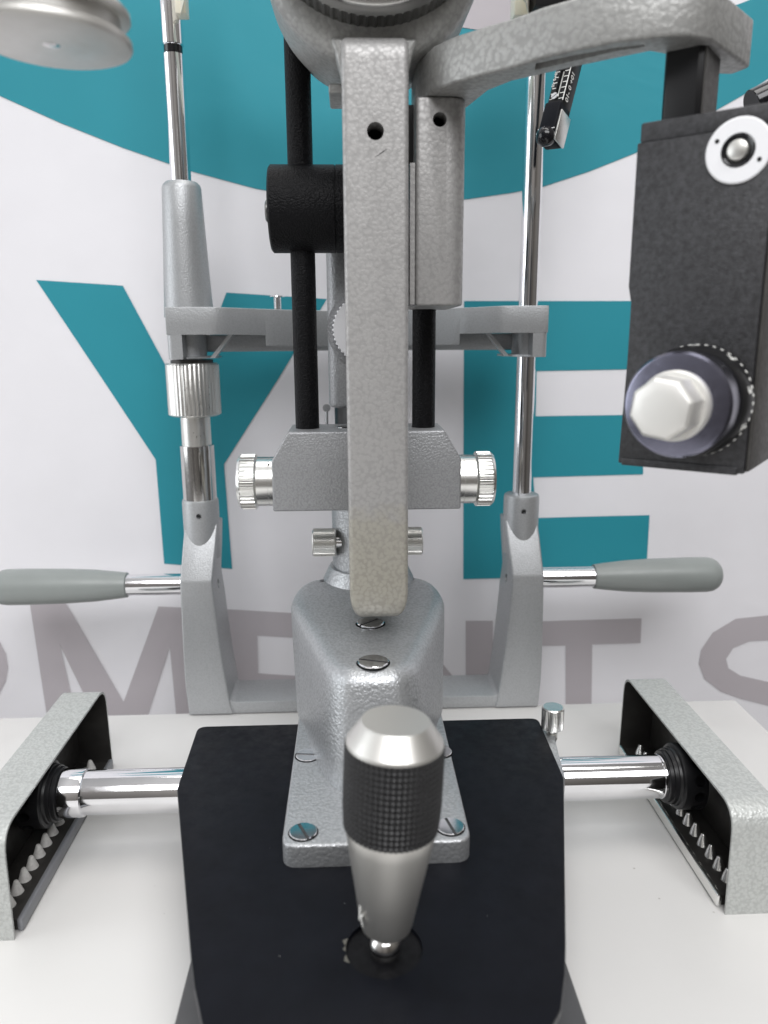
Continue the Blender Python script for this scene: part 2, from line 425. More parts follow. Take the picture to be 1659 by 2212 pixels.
printed('letter_p', [(-70, 1355), (-20, 1370), (0, 1383), (14, 1410), (19, 1440), (14, 1470), (0, 1497), (-20, 1512), (-70, 1520)], M['cloth_grey'], label='grey letter P cut by the left edge')
printed('letter_m', [(65, 1300), (143, 1302), (269, 1513), (343, 1309), (425, 1312), (440, 1640), (392, 1640), (368, 1396), (290, 1640), (254, 1640), (131, 1393), (190, 1640), (118, 1640)], M['cloth_grey'], label='grey letter M')
printed('letter_e', [(482, 1314), (690, 1327), (688, 1380), (556, 1371), (558, 1452), (690, 1462), (690, 1508), (560, 1502), (564, 1588), (690, 1590), (690, 1640), (490, 1640)], M['cloth_grey'], label='grey letter E')
printed('letter_n', [(800, 1338), (880, 1338), (1007, 1500), (1007, 1344), (1066, 1344), (1066, 1640), (1010, 1640), (868, 1455), (868, 1640), (800, 1640)], M['cloth_grey'], label='grey letter N mostly hidden')
printed('letter_t', [(1108, 1347), (1386, 1336), (1384, 1389), (1280, 1393), (1276, 1640), (1222, 1640), (1223, 1396), (1108, 1399)], M['cloth_grey'], label='grey letter T')
So = [(1900, 1320), (1659, 1329), (1589, 1336), (1539, 1366), (1514, 1403), (1509, 1433), (1521, 1466), (1556, 1493), (1599, 1509), (1659, 1524), (1760, 1545), (1790, 1570), (1760, 1600), (1680, 1608), (1600, 1590), (1560, 1640), (1680, 1670), (1800, 1650), (1850, 1600),
      (1840, 1540), (1780, 1500), (1659, 1473), (1599, 1459), (1573, 1443), (1568, 1423), (1583, 1400), (1619, 1385), (1659, 1383), (1800, 1390), (1900, 1400)]
printed('letter_s', So, M['cloth_grey'], label='grey letter S cut by the right edge')

# ------------------------------------------------------------------ rail covers, toothed rails
def rail_cover(side, label):
    xi = 0.2065 if side > 0 else -0.1885
    xo = xi + side*0.0275
    r = thing('rail_cover', label, 'rail cover', ((xi+xo)/2, 0.455, 0), 'hammertone covers over the toothed rails')
    y0, y1, hh = 0.3668, 0.541, 0.0655
    outer = rounded([(y0-0.002, 0.0), (y0, hh), (y1, hh), (y1+0.002, 0.0)], [0, 0.016, 0.014, 0], 8)
    tk = 0.0014
    inner = rounded([(y0-0.002+tk, 0.0), (y0+tk, hh-tk), (y1-tk, hh-tk), (y1+0.002-tk, 0.0)], [0, 0.0150, 0.013, 0], 8)
    bm = BM()
    R = {}
    for nm, prof in (('o', outer), ('i', inner)):
        for xn, x in (('a', xi), ('b', xo)):
            R[nm+xn] = [bm.verts.new((x, p[0], p[1])) for p in prof]
    n = len(outer)
    for k in range(n-1):
        bm.faces.new((R['oa'][k], R['oa'][k+1], R['ob'][k+1], R['ob'][k])).material_index = 0
        bm.faces.new((R['ia'][k], R['ia'][k+1], R['ib'][k+1], R['ib'][k])).material_index = 1
        bm.faces.new((R['oa'][k], R['oa'][k+1], R['ia'][k+1], R['ia'][k])).material_index = 0
        bm.faces.new((R['ob'][k], R['ob'][k+1], R['ib'][k+1], R['ib'][k])).material_index = 0
    for k in (0, n-1): bm.faces.new((R['oa'][k], R['ia'][k], R['ib'][k], R['ob'][k]))
    obj('cover', bm, [M['hammer_cover'], M['cover_inside']], r)
    bm = BM(); pr = [(p[0]*0.9996+0.0002, p[1]) for p in inner]
    prism(bm, pr, YZ, xo-side*0.0035, xo-side*0.0018)
    obj('back_wall', bm, M['cover_inside'], r)
    a, b = xi-side*0.0025, xo-side*0.0036
    bm = BM(); prism(bm, rounded([(a, 0.3720), (b, 0.3720), (b, 0.534), (a, 0.534)], [0.004, 0, 0, 0.004]), XY, 0.0002, 0.0070)
    bevel(bm, 0.0008, 2, 50)
    rail = obj('rail', bm, M['cover_inside'], r)
    bm = BM(); prism(bm, rounded([(a+side*0.0031, 0.3705), (a+side*0.0031, 0.5365), (a-side*0.0002, 0.5365), (a-side*0.0002, 0.3705)], [0, 0, 0.002, 0.002]), XY, 0.0004, 0.0082)
    bevel(bm, 0.0012, 2, 50)
    obj('edge_strip', bm, M['bright_alu'] if side > 0 else M['strip_grey'], r)
    xc = a + side*0.0125
    mat = M['bright_alu'] if side > 0 else M['cone_white']
    for k in range(14):
        y = 0.3845 + 0.0108*k - (0.0 if side > 0 else 0.001)
        bm = BM(); lathe(bm, (xc, y, 0.0068), (0, 0, 1), [(0, 0.0039), (0.0003, 0.0037), (0.0070, 0.0015), (0.0077, 0.0010), (0.0079, 0)], 20)
        obj('tooth', bm, mat, rail)
    bm = BM(); lathe(bm, (xc+side*0.001, 0.3725, 0.0069), (0, 0, 1), [(0, 0.0042), (0.0004, 0.0042), (0.0005, 0.0036), (0.0005, 0)], 24)
    obj('rail_screw', bm, M['black_gloss'], rail)
rail_cover(-1, 'hammertone rail cover cut off by the left edge, left of the black base plate')
rail_cover(1, 'hammertone rail cover standing right of the black base plate')

# ------------------------------------------------------------------ chin rest behind
PY = 0.645
cr = thing('chin_rest', 'grey chin rest frame with two chrome posts and side grips at the table back edge', 'chin rest', (0.0075, PY, 0))
XL, XR = -0.1303, 0.1449
# U bracket: two arms and the cross foot
def arm(side):
    xs = XL if side < 0 else XR
    # (z, outer x offset, inner x offset, y front)
    rows = [(0.0008, 0.0150, 0.0232, 0.6165), (0.010, 0.0156, 0.0210, 0.6165), (0.021, 0.0163, 0.0196, 0.6165), (0.034, 0.0167, 0.0181, 0.6165), (0.050, 0.0167, 0.0164, 0.6165), (0.075, 0.0163, 0.0143, 0.6165), (0.100, 0.0158, 0.0126, 0.6165), (0.1200, 0.0154, 0.0114, 0.6165),
            (0.1232, 0.0152, 0.0116, 0.6173), (0.150, 0.0140, 0.0138, 0.6302), (0.166, 0.0130, 0.0148, 0.638)]
    secs = []
    for z, o, i, yf in rows:
        xa, xb = (xs - o, xs + i) if side < 0 else (xs - i, xs + o)
        yb = 0.668 if z < 0.12 else 0.664
        secs.append([(xa, yf, z), (xb, yf, z), (xb, yb, z), (xa, yb, z)])
    bm = BM(); loft(bm, secs); bevel(bm, 0.0016, 3, 40)
    o = obj('bracket_arm', bm, M['satin_grey'], cr)
    bm = BM(); lathe(bm, (xs, PY, 0.136), (0, 0, 1), [(0, 0.0152), (0.0480, 0.0152), (0.0505, 0.0146), (0.0515, 0.0130)], 48)
    so = obj('post_socket', bm, M['satin_grey'], cr)
    cb = BM(); lathe(cb, (xs + (0.001 if side < 0 else -0.001), PY-0.03, 0.1745), (0, 1, 0), [(0, 0.0022), (0.022, 0.0022)], 20); cut(so, cb)
    xin = xs + 0.02 if side < 0 else xs - 0.02
    cb = BM(); lathe(cb, (xin, 0.642, 0.112), (-1 if side < 0 else 1, 0, 0), [(0, 0.0042), (0.012, 0.0042)], 20); cut(o, cb)
    return o
arm(-1); arm(1)
bm = BM(); prism(bm, rounded([(XL+0.012, 0.0008), (XR-0.012, 0.0008), (XR-0.012, 0.030), (XR-0.0215, 0.0118), (XL+0.0215, 0.0118), (XL+0.012, 0.030)], [0, 0, 0, 0.007, 0.007, 0], 6), XZ, 0.6180, 0.662)
bevel(bm, 0.001, 2, 50); obj('cross_foot', bm, M['satin_grey'], cr)
# side grips
for side, xs in ((-1, XL), (1, XR)):
    d = side; xo = xs + d*0.0185
    zz = 0.1110
    bm = BM(); rod(bm, (xo, PY, zz), (xo+d*0.055, PY, zz), 0.0092); g = obj('grip_rod', bm, M['chrome'], cr)
    L = 0.1155
    prof = [(0, 0.0096), (0.0006, 0.0108), (0.010, 0.0120), (0.028, 0.0139), (0.050, 0.0150), (0.085, 0.0157), (0.102, 0.0156)]
    prof += [(0.102 + 0.0135*sin(a), 0.0156*cos(a)**0.75) for a in (0.35, 0.7, 1.0, 1.25, 1.42)] + [(L, 0)]
    bm = BM(); lathe(bm, (xo+d*0.0480, PY, zz), (d, 0, 0), prof, 48); obj('hand_grip', bm, M['grip'], cr)
# left post
def z_at(px, py, y=PY): return at(px, py, Y=y).z
bm = BM(); rod(bm, (XL, PY, 0.180), (XL, PY, z_at(427, 960)), 0.0139); obj('outer_tube', bm, M['steel'], cr)
bm = BM(); rod(bm, (XL, PY, 0.225), (XL, PY, 0.265), 0.0121); obj('inner_tube', bm, M['satin_alu'], cr)
bm = BM(); lathe(bm, (XL, PY, z_at(417, 898)), (0, 0, 1), [(0, 0.0185), (0.0015, 0.0214, 0.0), (0.0016, 0.0214, 0.022), (0.0415, 0.0214, 0.022), (0.0430, 0.0200, 0.0), (0.0430, 0.016)], teeth=40)
obj('height_knob', bm, M['satin_alu'], cr)
bm = BM(); lathe(bm, (XL, PY, 0.2985), (0, 0, 1), [(0, 0.017), (0.004, 0.017)], 32); obj('collar', bm, M['cover_inside'], cr)
zt0, zt1 = 0.336, 0.4375
bm = BM(); lathe(bm, (XL, PY, zt0), (0, 0, 1), [(0, 0.0196), (0.010, 0.0190), (0.03, 0.0181), (0.07, 0.0162), (0.0970, 0.0150), (0.0995, 0.0142), (zt1-zt0, 0.012)], 48)
obj('post_sleeve', bm, M['satin_grey'], cr)
bm = BM(); lathe(bm, (XL, PY, 0.43), (0, 0, 1), [(0, 0.0078), (0.0970, 0.0078), (0.0972, 0.0072), (0.0978, 0.0066), (0.1028, 0.0066), (0.1034, 0.0072), (0.1036, 0.0080), (0.19, 0.0080)], 40)
po = obj('post', bm, M['chrome'], cr)
bm = BM(); lathe(bm, (XL, PY, 0.5278), (0, 0, 1), [(0, 0.0069), (0.0050, 0.0069)], 32); obj('groove_ring', bm, M['black_gloss'], po)
# right post
bm = BM(); rod(bm, (XR, PY, 0.17), (XR, PY, 0.60), 0.0079); obj('post', bm, M['chrome'], cr)
# chin bar: bows away from the camera between the posts
def sect(x, yf, yb, zt, zb): return [(x, yf, zb), (x, yf, zt), (x, yb, zt), (x, yb, zb)]
bm = BM()
NB = 44
xs = [XL-0.0128 + (XR-XL+0.0231)*k/NB for k in range(NB+1)]
def bow(x): 
    u = abs((x-0.0073)/0.112)
    return 1-min(1, u)**1.7
secs = []
last = None
for x in xs:
    k = bow(x); yf = 0.617 + 0.037*k; yb = yf + 0.052 - 0.020*k; dip = 0.0022*k
    low = abs((x-0.0073)/0.158) < 0.52
    zb = 0.3222 - (0.0085 if low else 0) - dip*0.5
    if last is not None and low != last[0]:
        xm = x if low else last[1]
        secs.append(sect(x-0.0002, yf, yb, 0.3430-dip, 0.3222-dip*0.5) if low else sect(last[1]+0.0002, last[2], last[3], 0.3430-dip, 0.3222-dip*0.5))
    secs.append(sect(x, yf, yb, 0.3430-dip, zb)); last = (low, x, yf, yb)
loft(bm, secs); bevel(bm, 0.0015, 3, 60)
chin = obj('chin_bar', bm, M['satin_grey'], cr, sharp=40)
bm = BM()
secs = []
for x in xs[1:-1]:
    k = bow(x)
    yf = 0.653 + 0.020*k
    secs.append(sect(x, yf, yf+0.010, 0.322, 0.3085))
loft(bm, secs); bevel(bm, 0.001, 2, 60); obj('chin_bar_rib', bm, M['satin_grey'], cr)
for side, xx in ((-1, XL), (1, XR)):
    bm = BM()
    xa = XL-0.0129 if side < 0 else XR+0.0104
    xb = xa - side*0.0118
    outl = rounded([(xa, 0.6172), (xb, 0.6172), (xb, 0.6660), (xa, 0.6660)], [0.0050, 0.0, 0.0, 0.0050], 5)
    prism(bm, outl, XY, 0.3035, 0.3431)
    lathe(bm, (xx, PY, 0.3032), (0, 0, 1), [(0, 0.0125), (0.020, 0.0125)], 40)
    c0 = xx - side*0.0150
    prism(bm, [(xx-side*0.036, 0.3226), (xx-side*0.033, 0.3226), (c0-side*0.002, 0.3040), (c0-side*0.006, 0.3040)], XZ, 0.632, 0.640)
    prism(bm, rounded([(xx-side*0.001, 0.6185), (xx-side*0.021, 0.640), (xx-side*0.021, 0.664), (xx, 0.664)], 0.001), XY, 0.3037, 0.3052)
    obj('post_lug', bm, M['satin_grey'], cr)
px_ = at(600, 670, Y=0.655)
bm = BM(); lathe(bm, (px_.x, 0.655, 0.336), (0, 0, 1), [(0, 0.0030), (0.0155, 0.0030), (0.0160, 0.0060), (0.0168, 0.0058), (0.0180, 0.003), (0.0182, 0)], 28); obj('paper_pin', bm, M['chrome'], cr)
# forehead strap
bm = BM()
N = 24; inn, out = [], []
for k in range(N+1):
    u = -1 + 2*k/N; x = 0.0073 + u*0.129
    y = 0.633 - 0.085*sqrt(max(0, 1-u*u))
    inn.append((x, y)); out.append((x, y+0.0025))
prism(bm, inn + out[::-1], XY, 0.5485, 0.585); obj('forehead_band', bm, M['cream'], cr)
bm = BM(); e = at(1123, 33, Y=0.633); box(bm, e.x-0.006, e.x+0.0045, 0.624, 0.640, 0.5485, 0.586); bevel(bm, 0.001, 2, 50); obj('band_clip', bm, M['cream'], cr)
bm = BM(); e = at(398, 52, Y=0.640); box(bm, e.x-0.004, e.x+0.004, 0.628, 0.641, 0.5490, 0.586); bevel(bm, 0.001, 2, 50); obj('band_clip', bm, M['cream'], cr)

# fixation lamp hanging in front of the right post
fl = thing('fixation_lamp', 'small black swivel lamp bar with white scale in front of the right chrome post', 'lamp', tuple(at(1170, 290, Y=0.60)))
A = at(1187, 268, Y=0.600); B = at(1232, 90, Y=0.612)
ax_ = (B-A).normalized()
nf = Vector((-sin(radians(44)), -cos(radians(44)), -0.10)); nf = (nf - ax_*nf.dot(ax_)).normalized()
sr = ax_.cross(nf)*-1.0
if sr.x < 0: sr = -sr
def oriented(bm, o, l0, l1, s0, s1, n0, n1, bv=0.0006):
    c = []
    for l in (l0, l1):
        for s, n in ((s0, n0), (s1, n0), (s1, n1), (s0, n1)): c.append(bm.verts.new(o + ax_*l + sr*s + nf*n))
    for q in ((0, 1, 2, 3), (4, 5, 6, 7), (0, 1, 5, 4), (1, 2, 6, 5), (2, 3, 7, 6), (3, 0, 4, 7)): bm.faces.new([c[i] for i in q])
    bevel(bm, bv, 2, 40); return bm
L = (B-A).length
bm = BM(); oriented(bm, A, 0.012, L+0.03, -0.0062, 0.0062, -0.0135, 0.0); lb = obj('lamp_bar', bm, M['black_satin'], fl)
bm = BM(); oriented(bm, A, -0.012, 0.016, -0.0070, 0.0064, -0.0140, 0.0022, 0.0016); obj('lamp_head', bm, M['black_paint'], fl)
bm = BM(); oriented(bm, A, -0.0118, 0.010, 0.0065, 0.0079, -0.0140, 0.0005, 0.0004); obj('head_side_plate', bm, M['satin_alu'], fl)
bm = BM(); oriented(bm, A, -0.0052, -0.0044, -0.0070, 0.0066, 0.0023, 0.0026, 0.0001); obj('head_edge', bm, M['chrome'], fl)
bm = BM(); lathe(bm, A - ax_*0.0105 + nf*0.002, (nf - ax_*0.7), [(-0.004, 0.0068), (0.0012, 0.0066), (0.0036, 0.0050), (0.0050, 0.0025), (0.0053, 0)], 32); obj('lens', bm, M['black_gloss'], fl)
bm = BM(); oriented(bm, A, 0.0195, 0.0405, -0.0016, 0.0014, 0.0000, 0.0003, 0.0001); sl = obj('slot', bm, M['hole'], lb)
bm = BM(); oriented(bm, A, 0.0200, 0.0385, 0.0010, 0.0018, 0.0002, 0.0006, 0.0001); obj('slot_edge', bm, M['satin_alu'], lb)
bm = BM(); screw_head(bm, A + ax_*0.0205 - sr*0.0012 + nf*0.0004, nf, 0.0026, 0.0010, (sr+ax_*0.7), 0.0006); obj('lock_screw', bm, [M['chrome'], M['slot']], lb)
bm = BM()
for s0, s1 in ((-0.0052, -0.0022), (0.0022, 0.0056)):
    for k in range(6): 
        oriented(bm, A, 0.0185+0.0041*k, 0.0190+0.0041*k, s0, s1, 0.00002, 0.00016, 0.00003)
oriented(bm, A, 0.0172, L+0.02, 0.0056, 0.00615, -0.0002, 0.0002, 0.00005)
obj('scale_ticks', bm, M['white_mark'], lb)
text('scale_figures', '10+ 0 -10', 0.0056, M['white_mark'], lb, A + ax_*0.0405 + sr*0.00632 - nf*0.0048, -ax_, nf, bold=0.00004)
text('scale_figures', '10+ 0 -10', 0.0030, M['white_mark'], lb, A + ax_*0.0400 - sr*0.0052 + nf*0.0002, -ax_, sr, bold=0.00003)
bm = BM(); e = at(1190, 20, Y=0.615); box(bm, e.x-0.0135, e.x+0.0150, 0.606, 0.640, 0.5480, 0.60); bevel(bm, 0.001, 2, 50); obj('lamp_clamp', bm, M['black_satin'], fl)

# ------------------------------------------------------------------ carriage (base of the slit lamp)
ca = thing('slit_lamp_base', 'black base plate on a chrome axle carrying the grey hammertone pedestal', 'instrument base', (X0, 0.40, 0))
AY, AZ, AR = 0.440, 0.0412, 0.0136
ZP = 0.062
ho = [(0.1165, 0.4820), (0.1145, 0.4090), (0.0932, 0.3285), (0.0808, 0.2815), (0.0762, 0.2655), (0.0698, 0.2480), (0.0640, 0.2405), (0.0540, 0.2320), (0.0300, 0.2250)]
out = [(X0+x, y) for x, y in ho] + [(X0-x, y) for x, y in reversed(ho)]
out = rounded(out, [0.006, 0.003] + [0.01]*7 + [0.01]*7 + [0.003, 0.006], 4)
bm = BM(); prism(bm, out, XY, ZP-0.0030, ZP); bevel(bm, 0.0008, 2, 50)
plate = obj('base_plate', bm, M['black_paint'], ca)
cb = BM(); lathe(cb, (0.0103, 0.2822, ZP-0.01), (0, 0, 1), [(0, 0.0166), (0.02, 0.0166)], 64); cut(plate, cb)
inn = [(X0+(x-X0)*0.985, 0.34+(y-0.34)*0.985) for x, y in out]
bm = BM(); prism(bm, inn, XY, 0.038, ZP-0.0032); obj('housing', bm, M['black_satin'], ca)
# bright paint-worn edge around the plate
bm = BM()
lip = [(X0+(x-X0)*1.0035, 0.34+(y-0.34)*1.0025) for x, y in out]
prism(bm, lip, XY, ZP-0.0026, ZP-0.0012); pe = obj('plate_edge', bm, M['flange_grey'], ca)
cb = BM(); lathe(cb, (0.0103, 0.2822, ZP-0.01), (0, 0, 1), [(0, 0.0172), (0.02, 0.0172)], 64); cut(pe, cb)
bm = BM(); lathe(bm, (0.0103, 0.2822, ZP-0.0031), (0, 0, 1), [(0, 0.0164), (0.0013, 0.0164), (0.0013, 0)], 64); obj('socket', bm, M['socket'], ca)
random.seed(3)
for k, (a0, a1, rr) in enumerate(((2.78, 3.02, 0.0019), (3.05, 3.22, 0.0010), (3.34, 3.62, 0.0015))):
    pts = []
    for j in range(9):
        a = a0+(a1-a0)*j/8; r_ = 0.0168 + rr*abs(sin(pi*j/8))*(0.6+0.6*random.random()); pts.append((0.0103+cos(a)*r_, 0.2822+sin(a)*r_))
    for j in range(9):
        a = a1-(a1-a0)*j/8; pts.append((0.0103+cos(a)*0.0167, 0.2822+sin(a)*0.0167))
    bm = BM(); prism(bm, pts, XY, ZP+0.00002, ZP+0.00012)
    obj('paint_chip', bm, M['chip'], plate)
random.seed(11)
bm = BM()
for k in range(11):
    x = X0 + random.uniform(-0.075, 0.075); y = random.uniform(0.235, 0.40)
    if (x-0.0103)**2+(y-0.2822)**2 < 0.018**2 or (abs(x-X0) < 0.05 and y > 0.33): continue
    r_ = random.choice((0.0001, 0.00013, 0.00016, 0.0002))
    a = random.random()*6; pts = [(x+cos(a+q*1.257)*r_*random.uniform(0.5, 1.3), y+sin(a+q*1.257)*r_*random.uniform(0.5, 1.3)) for q in range(5)]
    prism(bm, pts, XY, ZP+0.00003, ZP+0.00014)
o = obj('dust', bm, M['white_mark'], plate); o['kind'] = 'stuff'
# lower flange
bm = BM(); prism(bm, rounded([(X0-0.0925, 0.18), (X0+0.0925, 0.18), (X0+0.0925, 0.345), (X0-0.0925, 0.345)], 0.004), XY, 0.004, 0.020)
bevel(bm, 0.0012, 2, 50); obj('lower_flange', bm, M['flange_grey'], ca)
bm = BM(); box(bm, X0-0.066, X0+0.066, 0.262, 0.335, 0.0195, 0.0400); obj('under_body', bm, M['black_satin'], ca)
bm = BM(); box(bm, X0-0.05, X0+0.05, 0.22, 0.33, 0.0002, 0.0045); obj('sliding_foot', bm, M['black_satin'], ca)
# axle, bearings and wheels
bm = BM(); rod(bm, (-0.171, AY, AZ), (0.1945, AY, AZ), AR, seg=48); ax = obj('axle', bm, M['chrome'], ca)
bm = BM(); lathe(bm, (-0.171, AY, AZ), (-1, 0, 0), [(-0.001, 0.0133), (0, 0.0145), (0.001, 0.0148), (0.0130, 0.0150), (0.0138, 0.0143)], 48); obj('axle_collar', bm, M['chrome'], ax)
bm = BM(); lathe(bm, (0.1935, AY, AZ), (1, 0, 0), [(0, 0.0130), (0.0012, 0.0139), (0.0026, 0.0139), (0.0034, 0.0130)], 48); obj('axle_collar', bm, M['chrome'], ax)
for side, xs in ((-1, -0.1850), (1, 0.1965)):
    bm = BM(); lathe(bm, (xs, AY, AZ), (side, 0, 0), [(0, 0.0156), (0.0005, 0.0162), (0.0026, 0.0162), (0.0029, 0.0173), (0.0052, 0.0174), (0.0056, 0.0180), (0.0070, 0.0184), (0.0076, 0.0202), (0.0082, 0.0206), (0.0220, 0.0208)], 64)
    wh = obj('wheel', bm, M['black_satin'], ca)
    cb = BM()
    for k in range(12):
        a = 2*pi*k/12 + 0.15
        d = Vector((0, cos(a), sin(a)))
        lathe(cb, Vector((xs+side*0.0170, AY, AZ)) + d*0.014, d, [(0, 0.0036), (0.014, 0.0036)], 20)
    cut(wh, cb)
# right bearing block with thumb screw
bm = BM()
prism(bm, rounded([(X0+0.1100, 0.412), (X0+0.1180, 0.416), (X0+0.1205, 0.440), (X0+0.1235, 0.462), (X0+0.1270, 0.470), (X0+0.1240, 0.4765), (X0+0.1100, 0.4765)], [0, 0.002, 0.01, 0.004, 0.004, 0.004, 0]), XY, 0.0400, 0.0580); bevel(bm, 0.0008, 2, 50)
obj('bearing_block', bm, M['hammer_light'], ca)
tsx, tsy = 0.1315, 0.4680
bm = BM(); lathe(bm, (tsx, tsy, 0.0545), (0, 0, 1), [(0, 0.0038), (0.0012, 0.0038), (0.0014, 0.0032), (0.0026, 0.0038), (0.0028, 0.0032), (0.0040, 0.0038), (0.0044, 0.0028), (0.0080, 0.0028)], 28); ts = obj('clamp_screw', bm, M['satin_alu'], ca)
bm = BM(); lathe(bm, (tsx, tsy, 0.0615), (0, 0, 1), [(0, 0.0060), (0.0008, 0.0071), (0.0009, 0.0074, 0.05), (0.0145, 0.0074, 0.05), (0.0152, 0.0071), (0.0160, 0.0065), (0.0160, 0)], teeth=40)
obj('clamp_screw_head', bm, M['bright_alu'], ts)
# pedestal foot plate
ph = 0.0745
bm = BM(); prism(bm, rounded([(-0.0385, 0.3355), (0.0565, 0.3355), (0.0565, 0.480), (-0.0385, 0.480)], 0.0085, 6), XY, ZP+0.0001, ph)
bevel(bm, 0.0016, 3, 50, lambda e: all(v.co.z > 0.07 for v in e.verts)); foot = obj('pedestal_foot', bm, M['hammer_light'], ca)
for x, y, dx, dy in ((-0.0281, 0.3460, -0.45, 1), (0.0470, 0.3465, -0.25, 1), (-0.0300, 0.4195, 1, -0.1), (0.0500, 0.4195, 0.3, 1)):
    bm = BM(); screw_head(bm, (x, y, ph-0.0003), (0, 0, 1), 0.0071, 0.0013, (dx, dy, 0), 0.0016); s = obj('screw', bm, [M['chrome'], M['slot']], foot)
    bm = BM(); lathe(bm, (x, y, ph-0.0001), (0, 0, 1), [(0, 0.0077), (0.00025, 0.0077)], 32); obj('counterbore', bm, M['hole'], foot)
# pedestal body
half_top = [(0.0100, 0.3880), (0.0185, 0.3920), (0.0250, 0.4010), (0.0300, 0.4155), (0.0365, 0.4400), (0.0460, 0.4750), (0.0530, 0.5050), (0.0548, 0.5250), (0.0520, 0.5480), (0.0440, 0.5620), (0.0300, 0.5700), (0.0220, 0.5850), (0.0200, 0.605)]
half_bot = [(0.0100, 0.3782), (0.0180, 0.3806), (0.0245, 0.3880), (0.0290, 0.3985), (0.0350, 0.4190), (0.0435, 0.4550), (0.0480, 0.4700), (0.0500, 0.4900), (0.0480, 0.5200), (0.0420, 0.5450), (0.0300, 0.5650), (0.0220, 0.5850), (0.0200, 0.605)]
XP = 0.0090
def smooth_half(h, n=4):
    out = []
    for i in range(len(h)-1):
        p0 = Vector(h[max(0, i-1)]) if i else Vector((-h[0][0], h[0][1])); p1 = Vector(h[i]); p2 = Vector(h[i+1]); p3 = Vector(h[min(len(h)-1, i+2)])
        for k in range(n):
            t_ = k/n
            q = 0.5*((2*p1) + (p2-p0)*t_ + (2*p0-5*p1+4*p2-p3)*t_*t_ + (3*p1-p0-3*p2+p3)*t_**3)
            out.append((q.x, q.y))
    out.append(h[-1]); return out
half_top, half_bot = smooth_half(half_top), smooth_half(half_bot)
def outline(half, z, k=1.0, dy=0.0):
    yc = 0.49
    pts = [(XP+x*k, yc+(y-yc)*k+dy, z) for x, y in half] + [(XP-x*k, yc+(y-yc)*k+dy, z) for x, y in reversed(half)]
    return pts
def mixh(f): return [(a[0]*(1-f)+b[0]*f, a[1]*(1-f)+b[1]*f) for a, b in zip(half_bot, half_top)]
secs = [outline(mixh(0), ph+0.0001, 1.0)]
for f in (0.12, 0.3, 0.5, 0.7, 0.85): 
    secs.append(outline(mixh(f**1.4), ph + (0.1305-ph)*f))
FR = 0.0105
for q in range(1, 8):
    a = q/7*pi/2
    def ins(half, d):
        res = []
        n = len(half)
        for i, (x, y) in enumerate(half):
            a_ = Vector(half[max(0, i-1)]); b_ = Vector(half[min(n-1, i+1)]); tdir = (b_-a_)
            if i == 0: tdir = Vector((0.02, 0.001))
            nrm = Vector((tdir.y, -tdir.x)).normalized()
            res.append((x-nrm.x*d, y-nrm.y*d))
        return res
    secs.append([(XP+x, y, 0.1305+FR*sin(a)) for x, y in ins(half_top, FR*(1-cos(a)))] + [(XP-x, y, 0.1305+FR*sin(a)) for x, y in reversed(ins(half_top, FR*(1-cos(a))))])
bm = BM(); loft(bm, secs)
ped = obj('pedestal', bm, M['hammer_light'], ca, sharp=60)
ZT = 0.141
for (x, y), r_ in (((-0.0208, 0.5553), 0.0056), ((0.0395, 0.5553), 0.0056)):
    cb = BM(); lathe(cb, (x, y, ZT-0.01), (0, 0, 1), [(0, r_), (0.02, r_)], 28); cut(ped, cb)
for x, y, d in ((0.0096, 0.4025, (1, -0.35, 0)), (0.0095, 0.4632, (1, 0.9, 0))):
    bm = BM(); lathe(bm, (x, y, ZT-0.0002), (0, 0, 1), [(0, 0.0096), (0.0003, 0.0096), (0.0003, 0.0090)], 40); obj('screw_rim', bm, M['hole'], ped)
    bm = BM(); screw_head(bm, (x, y, ZT-0.0004), (0, 0, 1), 0.0088, 0.0018, d, 0.0016); obj('screw', bm, [M['chrome'], M['slot']], ped)

# ------------------------------------------------------------------ joystick
J0 = Vector((0.0106, 0.2805, 0.0628)); J1 = at(855, 1556, Y=0.2835)
jl = (J1-J0).length; jd = (J1-J0).normalized()
jo = thing('joystick', 'silver joystick with black chequered grip standing in the base plate hole', 'joystick', tuple(J0))
bm = BM()
prof = []
R = 0.0074
for k in range(13):
    a = -pi/2 + pi*0.86*k/12; prof.append((R*sin(a)+0.002, max(1e-4 if k else 0, R*cos(a))))
prof += [(0.0092, 0.0044), (0.016, 0.0044)]
lathe(bm, J0, jd, prof, 40); obj('ball_joint', bm, M['steel'], jo)
s = jl/0.104
bm = BM()
lathe(bm, J0, jd, [(0.0097*s, 0.0055), (0.0100*s, 0.0080), (0.0116*s, 0.0105), (0.0145*s, 0.0114), (0.030*s, 0.0140), (0.052*s, 0.0181), (0.0575*s, 0.0191), (0.060*s, 0.0191)], 64)
jb = obj('stick_body', bm, M['stick'], jo)
# grip with square knurling
a_, u_, v_ = basis(jd)
bm = BM(); seg = 224; rows = 60; t0, t1 = 0.0580*s, 0.0948*s
rings = []
for j in range(rows+1):
    tt = t0 + (t1-t0)*j/rows
    rb = 0.0200 + 0.0007*min(1, (j/rows)*3.5)
    if j in (0, rows): rb -= 0.0008
    ring = []
    for k in range(seg):
        th = 2*pi*k/seg
        up_ = (j % 4 in (1, 2, 3)) and (k % 4 in (1, 2, 3)) and 0 < j < rows
        mid = (j % 4 == 2) and (k % 4 == 2)
        r_ = rb if mid else rb-0.00025 if up_ else rb-0.0009
        ring.append(bm.verts.new(J0 + jd*tt + (u_*cos(th)+v_*sin(th))*r_))
    rings.append(ring)
for Aq, Bq in zip(rings, rings[1:]):
    for k in range(seg): bm.faces.new((Aq[k], Aq[(k+1) % seg], Bq[(k+1) % seg], Bq[k]))
bm.faces.new(list(reversed(rings[0]))); bm.faces.new(rings[-1])
obj('grip_sleeve', bm, M['rubber'], jo, sharp=20)
